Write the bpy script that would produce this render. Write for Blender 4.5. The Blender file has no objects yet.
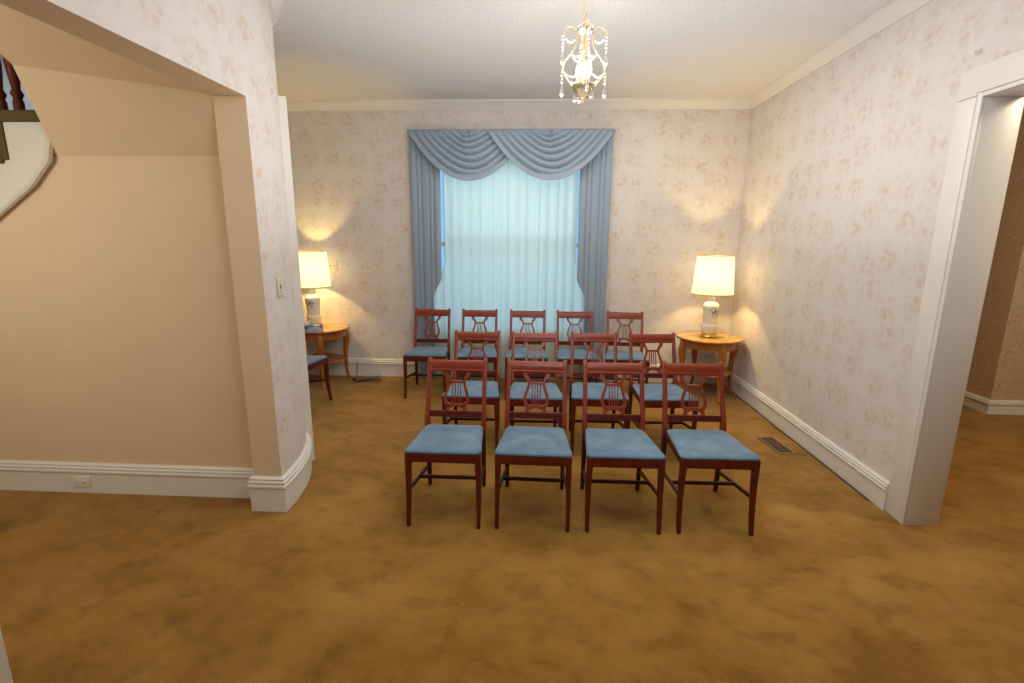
import bpy, bmesh, math, random
from math import sin, cos, pi, radians, sqrt
from mathutils import Vector, Matrix

random.seed(7)
S = 1.6                      # camera height in metres; room was measured in camera heights
scene = bpy.context.scene
COL = scene.collection

# ------------------------------------------------------------------ materials
def new_mat(name):
    m = bpy.data.materials.new(name); m.use_nodes = True
    nt = m.node_tree; nt.nodes.clear()
    out = nt.nodes.new('ShaderNodeOutputMaterial')
    return m, nt, out

def N(nt, typ, **kw):
    n = nt.nodes.new(typ)
    for k, v in kw.items():
        if k in n.inputs.keys(): n.inputs[k].default_value = v
        else: setattr(n, k, v)
    return n

def ramp(nt, src, stops, interp='LINEAR'):
    r = nt.nodes.new('ShaderNodeValToRGB'); r.color_ramp.interpolation = interp
    els = r.color_ramp.elements
    while len(els) < len(stops): els.new(0.5)
    for e, (p, c) in zip(els, stops):
        e.position = p
        e.color = (*c, 1) if len(c) == 3 else c
    nt.links.new(src, r.inputs[0]); return r

def mixc(nt, fac, a, b, blend='MIX'):
    m = nt.nodes.new('ShaderNodeMix'); m.data_type = 'RGBA'; m.blend_type = blend
    for sock, v in ((m.inputs[0], fac), (m.inputs[6], a), (m.inputs[7], b)):
        if hasattr(v, 'is_linked') or hasattr(v, 'links'): nt.links.new(v, sock)
        else: sock.default_value = v if isinstance(v, (int, float)) else (*v, 1)
    return m.outputs[2]

def mathn(nt, op, a, b=None, clamp=False):
    m = nt.nodes.new('ShaderNodeMath'); m.operation = op; m.use_clamp = clamp
    for i, v in enumerate((a, b)):
        if v is None: continue
        if hasattr(v, 'links'): nt.links.new(v, m.inputs[i])
        else: m.inputs[i].default_value = v
    return m.outputs[0]

def bsdf(nt, out, col, rough=0.5, metal=0.0, **kw):
    p = nt.nodes.new('ShaderNodeBsdfPrincipled')
    if hasattr(col, 'links'): nt.links.new(col, p.inputs['Base Color'])
    else: p.inputs['Base Color'].default_value = (*col, 1)
    p.inputs['Roughness'].default_value = rough; p.inputs['Metallic'].default_value = metal
    for k, v in kw.items(): p.inputs[k.replace('_', ' ')].default_value = v
    nt.links.new(p.outputs[0], out.inputs[0]); return p

def bump(nt, p, h, strength, dist):
    b = nt.nodes.new('ShaderNodeBump'); b.inputs['Strength'].default_value = strength
    b.inputs['Distance'].default_value = dist
    nt.links.new(h, b.inputs['Height']); nt.links.new(b.outputs[0], p.inputs['Normal'])

def simple(name, col, rough=0.5, metal=0.0, vary=0.06, scale=9.0, **kw):
    m, nt, out = new_mat(name)
    tc = N(nt, 'ShaderNodeTexCoord')
    n = N(nt, 'ShaderNodeTexNoise', Scale=scale, Detail=3.0); nt.links.new(tc.outputs['Object'], n.inputs['Vector'])
    c = mixc(nt, n.outputs[0], tuple(x*(1-vary) for x in col), tuple(min(1, x*(1+vary)) for x in col))
    bsdf(nt, out, c, rough, metal, **kw); return m

def wallpaper(name, base, motif, scale=5.0, amount=0.62):
    m, nt, out = new_mat(name)
    uv = N(nt, 'ShaderNodeUVMap')
    wn = N(nt, 'ShaderNodeTexNoise', Scale=9.0, Detail=2.0); nt.links.new(uv.outputs[0], wn.inputs['Vector'])
    sub = N(nt, 'ShaderNodeVectorMath', operation='SUBTRACT'); nt.links.new(wn.outputs['Color'], sub.inputs[0]); sub.inputs[1].default_value = (.5, .5, .5)
    sc = N(nt, 'ShaderNodeVectorMath', operation='SCALE'); nt.links.new(sub.outputs[0], sc.inputs[0]); sc.inputs['Scale'].default_value = 0.09
    add = N(nt, 'ShaderNodeVectorMath', operation='ADD'); nt.links.new(uv.outputs[0], add.inputs[0]); nt.links.new(sc.outputs[0], add.inputs[1])
    v1 = N(nt, 'ShaderNodeTexVoronoi', Scale=scale, Randomness=0.55, voronoi_dimensions='2D'); nt.links.new(add.outputs[0], v1.inputs['Vector'])
    m1 = ramp(nt, v1.outputs['Distance'], [(0.18, (1, 1, 1)), (0.50, (0, 0, 0))])
    # petals: a finer cell pattern inside each cluster
    v3 = N(nt, 'ShaderNodeTexVoronoi', Scale=scale*4.6, Randomness=0.8, voronoi_dimensions='2D'); nt.links.new(uv.outputs[0], v3.inputs['Vector'])
    m3 = ramp(nt, v3.outputs['Distance'], [(0.30, (1, 1, 1)), (0.62, (0.12, 0.12, 0.12))])
    n2 = N(nt, 'ShaderNodeTexNoise', Scale=17.0, Detail=2.0); nt.links.new(uv.outputs[0], n2.inputs['Vector'])
    m4 = ramp(nt, n2.outputs[0], [(0.34, (0.2, 0.2, 0.2)), (0.60, (1, 1, 1))])
    v2 = N(nt, 'ShaderNodeTexVoronoi', Scale=scale*2.1, Randomness=1.0, voronoi_dimensions='2D'); nt.links.new(add.outputs[0], v2.inputs['Vector'])
    m2 = ramp(nt, v2.outputs['Distance'], [(0.10, (0.55, 0.55, 0.55)), (0.26, (0, 0, 0))])
    a = mathn(nt, 'MULTIPLY', m1.outputs[0], m3.outputs[0])
    a = mathn(nt, 'MULTIPLY', a, m4.outputs[0])
    b = mathn(nt, 'MULTIPLY', m2.outputs[0], m4.outputs[0])
    f = mathn(nt, 'MAXIMUM', a, b)
    f = mathn(nt, 'MULTIPLY', f, amount, True)
    c = mixc(nt, f, base, motif)
    p = bsdf(nt, out, c, 0.62)
    bn = N(nt, 'ShaderNodeTexNoise', Scale=160.0, Detail=2.0); nt.links.new(uv.outputs[0], bn.inputs['Vector'])
    bump(nt, p, bn.outputs[0], 0.12, 0.002)
    return m

M = {}
M['paper'] = wallpaper('floral_wallpaper', (0.73, 0.68, 0.635), (0.62, 0.475, 0.345), 4.3, 0.68)
def scroll_paper():
    m, nt, out = new_mat('brown_scroll_wallpaper')
    uv = N(nt, 'ShaderNodeUVMap')
    w = N(nt, 'ShaderNodeTexNoise', Scale=6.0, Detail=1.0, Distortion=2.5); nt.links.new(uv.outputs[0], w.inputs['Vector'])
    s = mathn(nt, 'MULTIPLY', w.outputs[0], 40.0); s = mathn(nt, 'SINE', s)
    r = ramp(nt, s, [(0.55, (0, 0, 0)), (0.9, (1, 1, 1))])
    c = mixc(nt, r.outputs[0], (0.60, 0.43, 0.27), (0.48, 0.32, 0.175))
    bsdf(nt, out, c, 0.55); return m
M['brown_paper'] = scroll_paper()
M['peach'] = simple('peach_wall_paint', (0.745, 0.555, 0.37), 0.65, vary=0.05, scale=4.0)
M['white'] = simple('cream_white_trim_paint', (0.79, 0.755, 0.69), 0.35, vary=0.03)
M['stair_white'] = simple('stair_white_paint', (0.72, 0.68, 0.62), 0.5, vary=0.03)
M['stairwell_daylit'] = simple('daylight_tinted_stairwell', (0.45, 0.52, 0.58), 0.7)  # blue of the daylight put into the wall colour

def ceiling_mat():
    m, nt, out = new_mat('textured_ceiling')
    tc = N(nt, 'ShaderNodeTexCoord')
    n = N(nt, 'ShaderNodeTexNoise', Scale=70.0, Detail=3.0); nt.links.new(tc.outputs['Object'], n.inputs['Vector'])
    c = ramp(nt, n.outputs[0], [(0.3, (0.72, 0.705, 0.68)), (0.7, (0.84, 0.825, 0.80))])
    p = bsdf(nt, out, c.outputs[0], 0.85)
    bump(nt, p, n.outputs[0], 0.6, 0.012); return m
M['ceiling'] = ceiling_mat()

def carpet_mat():
    m, nt, out = new_mat('olive_gold_carpet')
    tc = N(nt, 'ShaderNodeTexCoord')
    mp = N(nt, 'ShaderNodeMapping'); mp.inputs['Scale'].default_value = (1.0, 1.25, 1.0); mp.inputs['Rotation'].default_value = (0, 0, 0.6)
    nt.links.new(tc.outputs['Object'], mp.inputs[0])
    a = N(nt, 'ShaderNodeTexNoise', Scale=2.2, Detail=5.0, Roughness=0.60, Distortion=0.25); nt.links.new(mp.outputs[0], a.inputs['Vector'])
    b = N(nt, 'ShaderNodeTexNoise', Scale=6.0, Detail=4.0, Roughness=0.62, Distortion=0.15); nt.links.new(mp.outputs[0], b.inputs['Vector'])
    f = N(nt, 'ShaderNodeTexNoise', Scale=190.0, Detail=3.0); nt.links.new(tc.outputs['Object'], f.inputs['Vector'])
    ca = ramp(nt, a.outputs[0], [(0.30, (0.285, 0.132, 0.016)), (0.50, (0.405, 0.198, 0.032)), (0.70, (0.48, 0.252, 0.050))])
    cb = ramp(nt, b.outputs[0], [(0.30, (0.72, 0.70, 0.63)), (0.50, (1, 1, 1)), (0.72, (1.0, 1.0, 1.0))])
    c = mixc(nt, 1.0, ca.outputs[0], cb.outputs[0], 'MULTIPLY')
    cf = ramp(nt, f.outputs[0], [(0.25, (0.72, 0.72, 0.70)), (0.7, (1, 1, 1))])
    c = mixc(nt, 1.0, c, cf.outputs[0], 'MULTIPLY')
    p = bsdf(nt, out, c, 0.95, Sheen_Weight=0.12, Sheen_Roughness=0.5)
    p.inputs['Specular IOR Level'].default_value = 0.1
    h = mathn(nt, 'ADD', mathn(nt, 'MULTIPLY', b.outputs[0], 2.0), f.outputs[0])
    bump(nt, p, h, 0.55, 0.012); return m
M['carpet'] = carpet_mat()

def wood(name, dark, light, rough, scale=6.0, axis=(1, 1, 9), coat=0.25):
    m, nt, out = new_mat(name)
    tc = N(nt, 'ShaderNodeTexCoord')
    mp = N(nt, 'ShaderNodeMapping'); mp.inputs['Scale'].default_value = axis
    nt.links.new(tc.outputs['Object'], mp.inputs[0])
    n = N(nt, 'ShaderNodeTexNoise', Scale=scale, Detail=5.0, Distortion=1.2); nt.links.new(mp.outputs[0], n.inputs['Vector'])
    c = ramp(nt, n.outputs[0], [(0.3, dark), (0.7, light)])
    p = bsdf(nt, out, c.outputs[0], rough, Coat_Weight=coat, Coat_Roughness=0.18)
    p.inputs['Specular IOR Level'].default_value = 0.3; return m
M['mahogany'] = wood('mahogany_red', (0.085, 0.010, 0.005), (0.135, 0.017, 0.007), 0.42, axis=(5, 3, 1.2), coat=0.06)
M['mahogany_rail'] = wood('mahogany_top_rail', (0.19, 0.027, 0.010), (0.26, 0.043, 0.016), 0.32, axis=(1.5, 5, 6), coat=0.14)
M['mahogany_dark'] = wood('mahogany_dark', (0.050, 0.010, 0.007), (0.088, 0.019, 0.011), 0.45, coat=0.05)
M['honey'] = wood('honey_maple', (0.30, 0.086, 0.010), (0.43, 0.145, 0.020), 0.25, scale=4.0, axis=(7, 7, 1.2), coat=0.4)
M['honey_top_lamplit'] = wood('honey_maple_top_lamplit', (0.48, 0.245, 0.035), (0.58, 0.32, 0.055), 0.2, scale=4.0, axis=(1.2, 8, 1), coat=0.6)  # yellower than the legs: lamp reflection put into the wood colour
M['baluster'] = wood('baluster_wood', (0.10, 0.020, 0.010), (0.16, 0.035, 0.018), 0.35)

def velvet():
    m, nt, out = new_mat('steel_blue_velvet')
    tc = N(nt, 'ShaderNodeTexCoord')
    oi = N(nt, 'ShaderNodeObjectInfo')
    add = N(nt, 'ShaderNodeVectorMath', operation='ADD'); nt.links.new(tc.outputs['Object'], add.inputs[0])
    s = N(nt, 'ShaderNodeVectorMath', operation='SCALE'); s.inputs[0].default_value = (13, 7, 3); nt.links.new(oi.outputs['Random'], s.inputs['Scale']); nt.links.new(s.outputs[0], add.inputs[1])
    n = N(nt, 'ShaderNodeTexNoise', Scale=7.0, Detail=4.0, Distortion=0.6); nt.links.new(add.outputs[0], n.inputs['Vector'])
    c = ramp(nt, n.outputs[0], [(0.32, (0.085, 0.155, 0.225)), (0.55, (0.118, 0.206, 0.29)), (0.75, (0.175, 0.275, 0.36))])
    p = bsdf(nt, out, c.outputs[0], 0.8, Sheen_Weight=0.22, Sheen_Roughness=0.35)
    f = N(nt, 'ShaderNodeTexNoise', Scale=300.0); nt.links.new(tc.outputs['Object'], f.inputs['Vector'])
    bump(nt, p, f.outputs[0], 0.2, 0.002); return m
M['velvet'] = velvet()
M['drape'] = simple('grey_blue_satin_drape', (0.275, 0.348, 0.435), 0.5, vary=0.04, scale=5.0, Sheen_Weight=0.3)

def sheer():
    m, nt, out = new_mat('aqua_white_sheer')
    d = N(nt, 'ShaderNodeBsdfDiffuse'); d.inputs[0].default_value = (0.72, 0.80, 0.78, 1)
    t = N(nt, 'ShaderNodeBsdfTranslucent'); t.inputs[0].default_value = (0.84, 0.95, 0.83, 1)
    mx = N(nt, 'ShaderNodeMixShader'); mx.inputs[0].default_value = 0.66
    nt.links.new(d.outputs[0], mx.inputs[1]); nt.links.new(t.outputs[0], mx.inputs[2])
    tr = N(nt, 'ShaderNodeBsdfTransparent'); tr.inputs[0].default_value = (0.95, 1, 0.99, 1)
    m2 = N(nt, 'ShaderNodeMixShader'); m2.inputs[0].default_value = 0.05
    nt.links.new(mx.outputs[0], m2.inputs[1]); nt.links.new(tr.outputs[0], m2.inputs[2])
    nt.links.new(m2.outputs[0], out.inputs[0]); return m
M['sheer'] = sheer()

def glass(name, tint=(0.97, 0.99, 1.0), rough=0.0):
    m, nt, out = new_mat(name)
    tr = N(nt, 'ShaderNodeBsdfTransparent'); tr.inputs[0].default_value = (*tint, 1)
    g = N(nt, 'ShaderNodeBsdfGlossy'); g.inputs['Roughness'].default_value = rough
    mx = N(nt, 'ShaderNodeMixShader'); mx.inputs[0].default_value = 0.07
    nt.links.new(tr.outputs[0], mx.inputs[1]); nt.links.new(g.outputs[0], mx.inputs[2])
    nt.links.new(mx.outputs[0], out.inputs[0]); return m
M['window_glass'] = glass('window_glass')

def crystal():
    m, nt, out = new_mat('cut_crystal')
    p = bsdf(nt, out, (1, 0.98, 0.95), 0.03, 0.0, Transmission_Weight=0.92, IOR=1.55)
    p.inputs['Emission Color'].default_value = (1, 0.93, 0.85, 1); p.inputs['Emission Strength'].default_value = 0.03  # faint emission added to the glass for sparkle
    return m
M['crystal'] = crystal()
M['gilt'] = simple('gilt_metal', (0.74, 0.52, 0.27), 0.28, 0.9, vary=0.1)
M['brass'] = simple('polished_brass', (0.75, 0.48, 0.12), 0.2, 1.0, vary=0.05)
M['ceramic'] = simple('white_glazed_ceramic', (0.80, 0.72, 0.60), 0.18, vary=0.02, Coat_Weight=0.4)
M['sprig'] = simple('grey_blue_glaze', (0.10, 0.13, 0.15), 0.4)
M['candle'] = simple('candle_sleeve', (0.85, 0.80, 0.68), 0.5)
M['plate'] = simple('ivory_plastic', (0.74, 0.66, 0.50), 0.35, vary=0.02)
M['plate_white'] = simple('white_plastic', (0.78, 0.74, 0.66), 0.35, vary=0.02)
M['slot'] = simple('dark_slot', (0.02, 0.018, 0.015), 0.6)
M['cord'] = simple('dark_brown_cord', (0.03, 0.02, 0.012), 0.5)
M['vent_frame'] = simple('tan_vent_metal', (0.34, 0.21, 0.10), 0.45, 0.2)
M['vent_slat'] = simple('dark_brown_vent_metal', (0.16, 0.085, 0.045), 0.45, 0.3)
M['tread'] = simple('olive_stair_carpet', (0.105, 0.078, 0.030), 0.95, vary=0.35, scale=60.0)
M['hook'] = simple('white_hook', (0.8, 0.76, 0.7), 0.4)

def emit(name, col, strength):
    m, nt, out = new_mat(name)
    e = N(nt, 'ShaderNodeEmission'); e.inputs[0].default_value = (*col, 1); e.inputs[1].default_value = strength
    nt.links.new(e.outputs[0], out.inputs[0]); return m
M['bulb'] = emit('lit_bulb', (1.0, 0.90, 0.72), 9.0)

def shade_mat():
    m, nt, out = new_mat('linen_lampshade')
    tc = N(nt, 'ShaderNodeTexCoord')
    mp = N(nt, 'ShaderNodeMapping'); mp.inputs['Scale'].default_value = (60, 60, 4); nt.links.new(tc.outputs['Object'], mp.inputs[0])
    n = N(nt, 'ShaderNodeTexNoise', Scale=3.0, Detail=3.0); nt.links.new(mp.outputs[0], n.inputs['Vector'])
    c = ramp(nt, n.outputs[0], [(0.3, (0.95, 0.88, 0.68)), (0.7, (0.98, 0.93, 0.76))])
    d = N(nt, 'ShaderNodeBsdfDiffuse'); t = N(nt, 'ShaderNodeBsdfTranslucent')
    nt.links.new(c.outputs[0], d.inputs[0]); nt.links.new(c.outputs[0], t.inputs[0])
    mx = N(nt, 'ShaderNodeMixShader'); mx.inputs[0].default_value = 0.72
    nt.links.new(d.outputs[0], mx.inputs[1]); nt.links.new(t.outputs[0], mx.inputs[2])
    e = N(nt, 'ShaderNodeEmission'); e.inputs[0].default_value = (1.0, 0.86, 0.58, 1); e.inputs[1].default_value = 0.5  # added emission boosts the bulb light glowing through the cloth
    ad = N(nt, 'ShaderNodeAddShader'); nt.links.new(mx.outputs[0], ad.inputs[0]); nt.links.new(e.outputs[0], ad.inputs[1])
    nt.links.new(ad.outputs[0], out.inputs[0]); return m
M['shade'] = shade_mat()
M['shade_trim'] = simple('gold_shade_trim', (0.45, 0.27, 0.07), 0.5)

def tissue_mat():
    m, nt, out = new_mat('printed_tissue_carton')
    tc = N(nt, 'ShaderNodeTexCoord')
    v = N(nt, 'ShaderNodeTexVoronoi', Scale=16.0, Randomness=1.0); nt.links.new(tc.outputs['Object'], v.inputs['Vector'])
    n = N(nt, 'ShaderNodeTexNoise', Scale=11.0, Detail=1.0); nt.links.new(tc.outputs['Object'], n.inputs['Vector'])
    base = ramp(nt, n.outputs[0], [(0.50, (0.07, 0.16, 0.36)), (0.58, (0.50, 0.56, 0.62))])
    sel = ramp(nt, v.outputs['Color'], [(0.60, (0, 0, 0)), (0.62, (1, 1, 1))])
    d = ramp(nt, v.outputs['Distance'], [(0.36, (1, 1, 1)), (0.40, (0, 0, 0))])
    f = mathn(nt, 'MULTIPLY', sel.outputs[0], d.outputs[0])
    c = mixc(nt, f, base.outputs[0], (0.85, 0.36, 0.03))
    bsdf(nt, out, c, 0.45); return m
M['tissue_box'] = tissue_mat()
M['tissue'] = simple('white_tissue', (0.85, 0.85, 0.85), 0.9)

# ------------------------------------------------------------------ mesh builder
class MB:
    def __init__(s, scale=1.0): s.v = []; s.f = []; s.mi = []; s.uv = {}; s.k = scale
    def add(s, verts, faces, mi=0, uvs=None):
        o = len(s.v); s.v += [Vector(p)*s.k for p in verts]
        for i, f in enumerate(faces):
            if uvs and uvs[i]: s.uv[len(s.f)] = uvs[i]
            s.f.append([o+j for j in f]); s.mi.append(mi)
        return s
    def box(s, x0, x1, y0, y1, z0, z1, mi=0):
        x0, x1 = min(x0, x1), max(x0, x1); y0, y1 = min(y0, y1), max(y0, y1)
        return s.add([(x, y, z) for z in (z0, z1) for y in (y0, y1) for x in (x0, x1)],
                     [(0, 2, 3, 1), (4, 5, 7, 6), (0, 1, 5, 4), (2, 6, 7, 3), (0, 4, 6, 2), (1, 3, 7, 5)], mi)
    def prism(s, pts, d, mi=0):
        """pts: planar polygon (3D), extruded by vector d"""
        n = len(pts); d = Vector(d)
        vs = [Vector(p) for p in pts] + [Vector(p)+d for p in pts]
        fs = [tuple(range(n))[::-1], tuple(range(n, 2*n))] + [(i, (i+1) % n, n+(i+1) % n, n+i) for i in range(n)]
        return s.add(vs, fs, mi)
    def loft(s, rings, closed=True, caps=True, mi=0):
        n = len(rings[0]); vs = [p for r in rings for p in r]; fs = []
        for a in range(len(rings)-1):
            for i in range(n if closed else n-1):
                j = (i+1) % n
                fs.append((a*n+i, a*n+j, (a+1)*n+j, (a+1)*n+i))
        if caps and closed:
            fs.append(tuple(range(n))[::-1]); fs.append(tuple((len(rings)-1)*n+i for i in range(n)))
        return s.add(vs, fs, mi)
    def leg(s, pts, round_=False, n=10, mi=0):
        """pts: (x,y,z,wx,wy): stacked horizontal sections"""
        rings = []
        for x, y, z, wx, wy in pts:
            if round_: rings.append([(x+wx/2*cos(2*pi*i/n), y+wy/2*sin(2*pi*i/n), z) for i in range(n)])
            else: rings.append([(x-wx/2, y-wy/2, z), (x+wx/2, y-wy/2, z), (x+wx/2, y+wy/2, z), (x-wx/2, y+wy/2, z)])
        return s.loft(rings, mi=mi)
    def lathe(s, prof, c=(0, 0, 0), n=24, fn=None, caps=True, mi=0):
        rings = []
        for r, z in prof:
            rings.append([(c[0]+r*(fn(2*pi*i/n, r, z) if fn else 1)*cos(2*pi*i/n), c[1]+r*(fn(2*pi*i/n, r, z) if fn else 1)*sin(2*pi*i/n), c[2]+z) for i in range(n)])
        return s.loft(rings, caps=caps, mi=mi)
    def tube(s, pts, r, n=8, caps=True, closed_path=False, mi=0):
        pts = [Vector(p) for p in pts]; rings = []; up = None; m = len(pts)
        for i, p in enumerate(pts):
            if closed_path: t = pts[(i+1) % m]-pts[i-1]
            else: t = pts[min(i+1, m-1)]-pts[max(i-1, 0)]
            t.normalize()
            if up is None:
                up = t.orthogonal().normalized()
            else:
                up = (up - t*up.dot(t)); up = up.normalized() if up.length > 1e-6 else t.orthogonal().normalized()
            b = t.cross(up); rr = r[i] if isinstance(r, (list, tuple)) else r
            rings.append([p+up*rr*cos(2*pi*k/n)+b*rr*sin(2*pi*k/n) for k in range(n)])
        if closed_path: rings.append(rings[0]); caps = False
        return s.loft(rings, caps=caps, mi=mi)
    def bar(s, a, b, w, h, up=(0, 0, 1)):
        a, b, up = Vector(a), Vector(b), Vector(up); t = (b-a).normalized()
        sd = t.cross(up).normalized()*w/2; u = sd.cross(t).normalized()*h/2
        return s.loft([[p-sd-u, p+sd-u, p+sd+u, p-sd+u] for p in (a, b)])
    def ball(s, c, r, n=8, sq=(1, 1, 1)):
        prof = [(max(0.001*r, r*sin(pi*i/(n//2+2))), -r*cos(pi*i/(n//2+2))) for i in range(n//2+3)]
        rings = [[(c[0]+q*sq[0]*cos(2*pi*k/n), c[1]+q*sq[1]*sin(2*pi*k/n), c[2]+z*sq[2]) for k in range(n)] for q, z in prof]
        return s.loft(rings)
    def build(s, name, mats, parent=None, smooth=35, bevel=0.0, seg=2, loc=None):
        me = bpy.data.meshes.new(name)
        me.from_pydata([tuple(v) for v in s.v], [], s.f)
        if not isinstance(mats, (list, tuple)): mats = [mats]
        for m in mats: me.materials.append(m)
        for p, i in zip(me.polygons, s.mi): p.material_index = i
        if s.uv:
            l = me.uv_layers.new(name='UVMap')
            for fi, uvs in s.uv.items():
                for li, uv in zip(me.polygons[fi].loop_indices, uvs): l.data[li].uv = uv
        bm = bmesh.new(); bm.from_mesh(me)
        bmesh.ops.remove_doubles(bm, verts=bm.verts, dist=1e-5)
        bmesh.ops.recalc_face_normals(bm, faces=bm.faces)
        if bevel:
            es = [e for e in bm.edges if len(e.link_faces) == 2 and e.calc_face_angle(0) > radians(38)]
            bmesh.ops.bevel(bm, geom=es, offset=bevel, segments=seg, affect='EDGES', profile=0.5, clamp_overlap=True)
        bm.to_mesh(me); bm.free()
        if smooth:
            me.shade_smooth(); me.set_sharp_from_angle(angle=radians(smooth))
        o = bpy.data.objects.new(name, me); COL.objects.link(o)
        if parent: o.parent = parent
        if loc: o.location = loc
        return o

def thing(name, label, cat, loc=(0, 0, 0), rz=0.0, group=None):
    o = bpy.data.objects.new(name, None); COL.objects.link(o)
    o.empty_display_size = 0.1
    o.location = loc; o.rotation_euler = (0, 0, rz)
    o['label'] = label; o['category'] = cat
    if group: o['group'] = group
    return o
def tag(o, label, cat, group=None):
    o['label'] = label; o['category'] = cat
    if group: o['group'] = group
    return o
def struct(o, label=None, cat=None):
    o['kind'] = 'structure'
    if label: o['label'] = label
    if cat: o['category'] = cat
    return o
def dup(root, loc, rz, label):
    def rec(o, par):
        c = o.copy(); COL.objects.link(c)
        if par: c.parent = par
        for ch in o.children: rec(ch, c)
        return c
    r = rec(root, None)
    r.location = loc; r.rotation_euler = (0, 0, rz); r['label'] = label
    return r

# plan-path helpers (right-hand side of the path is the room side)
def path_normals(path, closed=False):
    out = []
    for i in range(len(path)):
        ds = []
        if i > 0: ds.append((Vector(path[i])-Vector(path[i-1])).normalized())
        if i < len(path)-1: ds.append((Vector(path[i+1])-Vector(path[i])).normalized())
        ns = [Vector((d.y, -d.x)) for d in ds]
        n = sum(ns, Vector((0, 0)))
        n.normalize(); k = n.dot(ns[0]); out.append(n/max(k, 0.2))
    return out
def wall(mb, path, z0, z1, thick, u0=0.0, front=0, other=1):
    path = [Vector(p) for p in path]; ns = path_normals(path); n = len(path)
    us = [u0]
    for i in range(1, n): us.append(us[-1]+(path[i]-path[i-1]).length*mb.k)
    for i in range(n-1):
        a, b = path[i], path[i+1]
        A, B = a-ns[i]*thick, b-ns[i+1]*thick
        k = mb.k
        mb.add([(a.x, a.y, z0), (b.x, b.y, z0), (b.x, b.y, z1), (a.x, a.y, z1)], [(0, 1, 2, 3)], front,
               [[(us[i], z0*k), (us[i+1], z0*k), (us[i+1], z1*k), (us[i], z1*k)]])
        mb.add([(A.x, A.y, z0), (B.x, B.y, z0), (B.x, B.y, z1), (A.x, A.y, z1)], [(3, 2, 1, 0)], other)
        mb.add([(a.x, a.y, z1), (b.x, b.y, z1), (B.x, B.y, z1), (A.x, A.y, z1)], [(0, 1, 2, 3)], other)
        mb.add([(a.x, a.y, z0), (b.x, b.y, z0), (B.x, B.y, z0), (A.x, A.y, z0)], [(3, 2, 1, 0)], other)
    for i in (0, n-1):
        a = path[i]; A = a-ns[i]*thick
        mb.add([(a.x, a.y, z0), (A.x, A.y, z0), (A.x, A.y, z1), (a.x, a.y, z1)], [(0, 1, 2, 3)], other)
def sweep(mb, path, prof):
    """prof: (offset towards the room, z) polygon"""
    path = [Vector(p) for p in path]; ns = path_normals(path)
    mb.loft([[(p.x+n.x*o, p.y+n.y*o, z) for o, z in prof] for p, n in zip(path, ns)])

# ------------------------------------------------------------------ camera
f_px = 497.67; pitch = 0.20742; yaw = -0.04955; roll = 0.00804
fwd = Vector((sin(yaw)*cos(pitch), cos(yaw)*cos(pitch), -sin(pitch)))
r0 = Vector((cos(yaw), -sin(yaw), 0)); u0 = r0.cross(fwd)
rr = r0*cos(roll)+u0*sin(roll); uu = u0*cos(roll)-r0*sin(roll)
cam_d = bpy.data.cameras.new('camera'); cam = bpy.data.objects.new('camera', cam_d); COL.objects.link(cam)
cam_d.sensor_width = 36; cam_d.lens = f_px/1024*36; cam_d.clip_start = 0.02
mw = Matrix(((rr.x, uu.x, -fwd.x, 0), (rr.y, uu.y, -fwd.y, 0), (rr.z, uu.z, -fwd.z, S), (0, 0, 0, 1)))
cam.matrix_world = mw
scene.camera = cam

# ------------------------------------------------------------------ room shell (units: camera heights)
HC = 1.857     # ceiling
XL, XR, YB, YF = -0.921, 1.332, 3.45, -1.9
m = MB(S); m.box(-3.3, 4.7, YF-0.1, 4.4, -0.06, 0); struct(m.build('floor', M['carpet'], smooth=0))
m = MB(S); m.box(-3.3, 4.7, YF-0.1, 4.4, HC, HC+0.06); struct(m.build('ceiling', M['ceiling'], smooth=0))

# back wall with the window opening
WX0, WX1, WZ0, WZ1 = -0.79, 0.41, 0.30, 1.53
m = MB(S)
XB0 = -2.15
wall(m, [(XB0, YB), (WX0, YB)], 0, HC, 0.1)
wall(m, [(WX1, YB), (XR+0.05, YB)], 0, HC, 0.1, (WX1-XB0)*S)
wall(m, [(WX0, YB), (WX1, YB)], 0, WZ0, 0.1, (WX0-XB0)*S)
wall(m, [(WX0, YB), (WX1, YB)], WZ1, HC, 0.1, (WX0-XB0)*S)
struct(m.build('wall_back', [M['paper'], M['white']], smooth=0))
# right wall: back part, strip over the cased opening, front part
OY1, OY0, OZ = 1.69, 0.40, 1.43
WT = 0.110
m = MB(S)
wall(m, [(XR, YB), (XR, OY1)], 0, HC, WT)
wall(m, [(XR, OY1), (XR, OY0)], OZ, HC, WT, (YB-OY1)*S)
wall(m, [(XR, OY0), (XR, YF)], 0, HC, WT, (YB-OY0)*S)
struct(m.build('wall_right', [M['paper'], M['brown_paper']], smooth=0))
# left wall: strip over the stair hall opening, front part, and the curved return beyond
AR = 0.80; AX = XL-AR
arc = [(AX+AR*cos(radians(t)), 1.655+AR*sin(radians(t))) for t in range(0, 93, 3)]
m = MB(S)
LY0, LZ = 0.687, 1.424
wall(m, [(XL, YF), (XL, LY0)], 0, HC, 0.103, -(1.635-YF)*S)
wall(m, [(XL, LY0), (XL, 1.635)], LZ, HC, 0.103, -(1.635-LY0)*S)
struct(m.build('wall_left', [M['paper'], M['peach']], smooth=0))
m = MB(S)
DT0, DT1 = 11, 26   # door sits in the far side of the curve
wall(m, [(XL, 1.635)]+arc[:DT0+1], 0, HC, 0.105)
wall(m, arc[DT0:DT1+1], 1.46, HC, 0.103, AR*radians(33)*S)
wall(m, arc[DT1:]+[(-2.2, arc[-1][1])], 0, HC, 0.103, AR*radians(78)*S)
struct(m.build('wall_curved', [M['paper'], M['peach']], smooth=20))
m = MB(S); wall(m, [(-2.12, 2.5), (-2.12, YB)], 0, HC, 0.06); struct(m.build('wall_alcove', [M['paper'], M['peach']], smooth=0))
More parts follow.
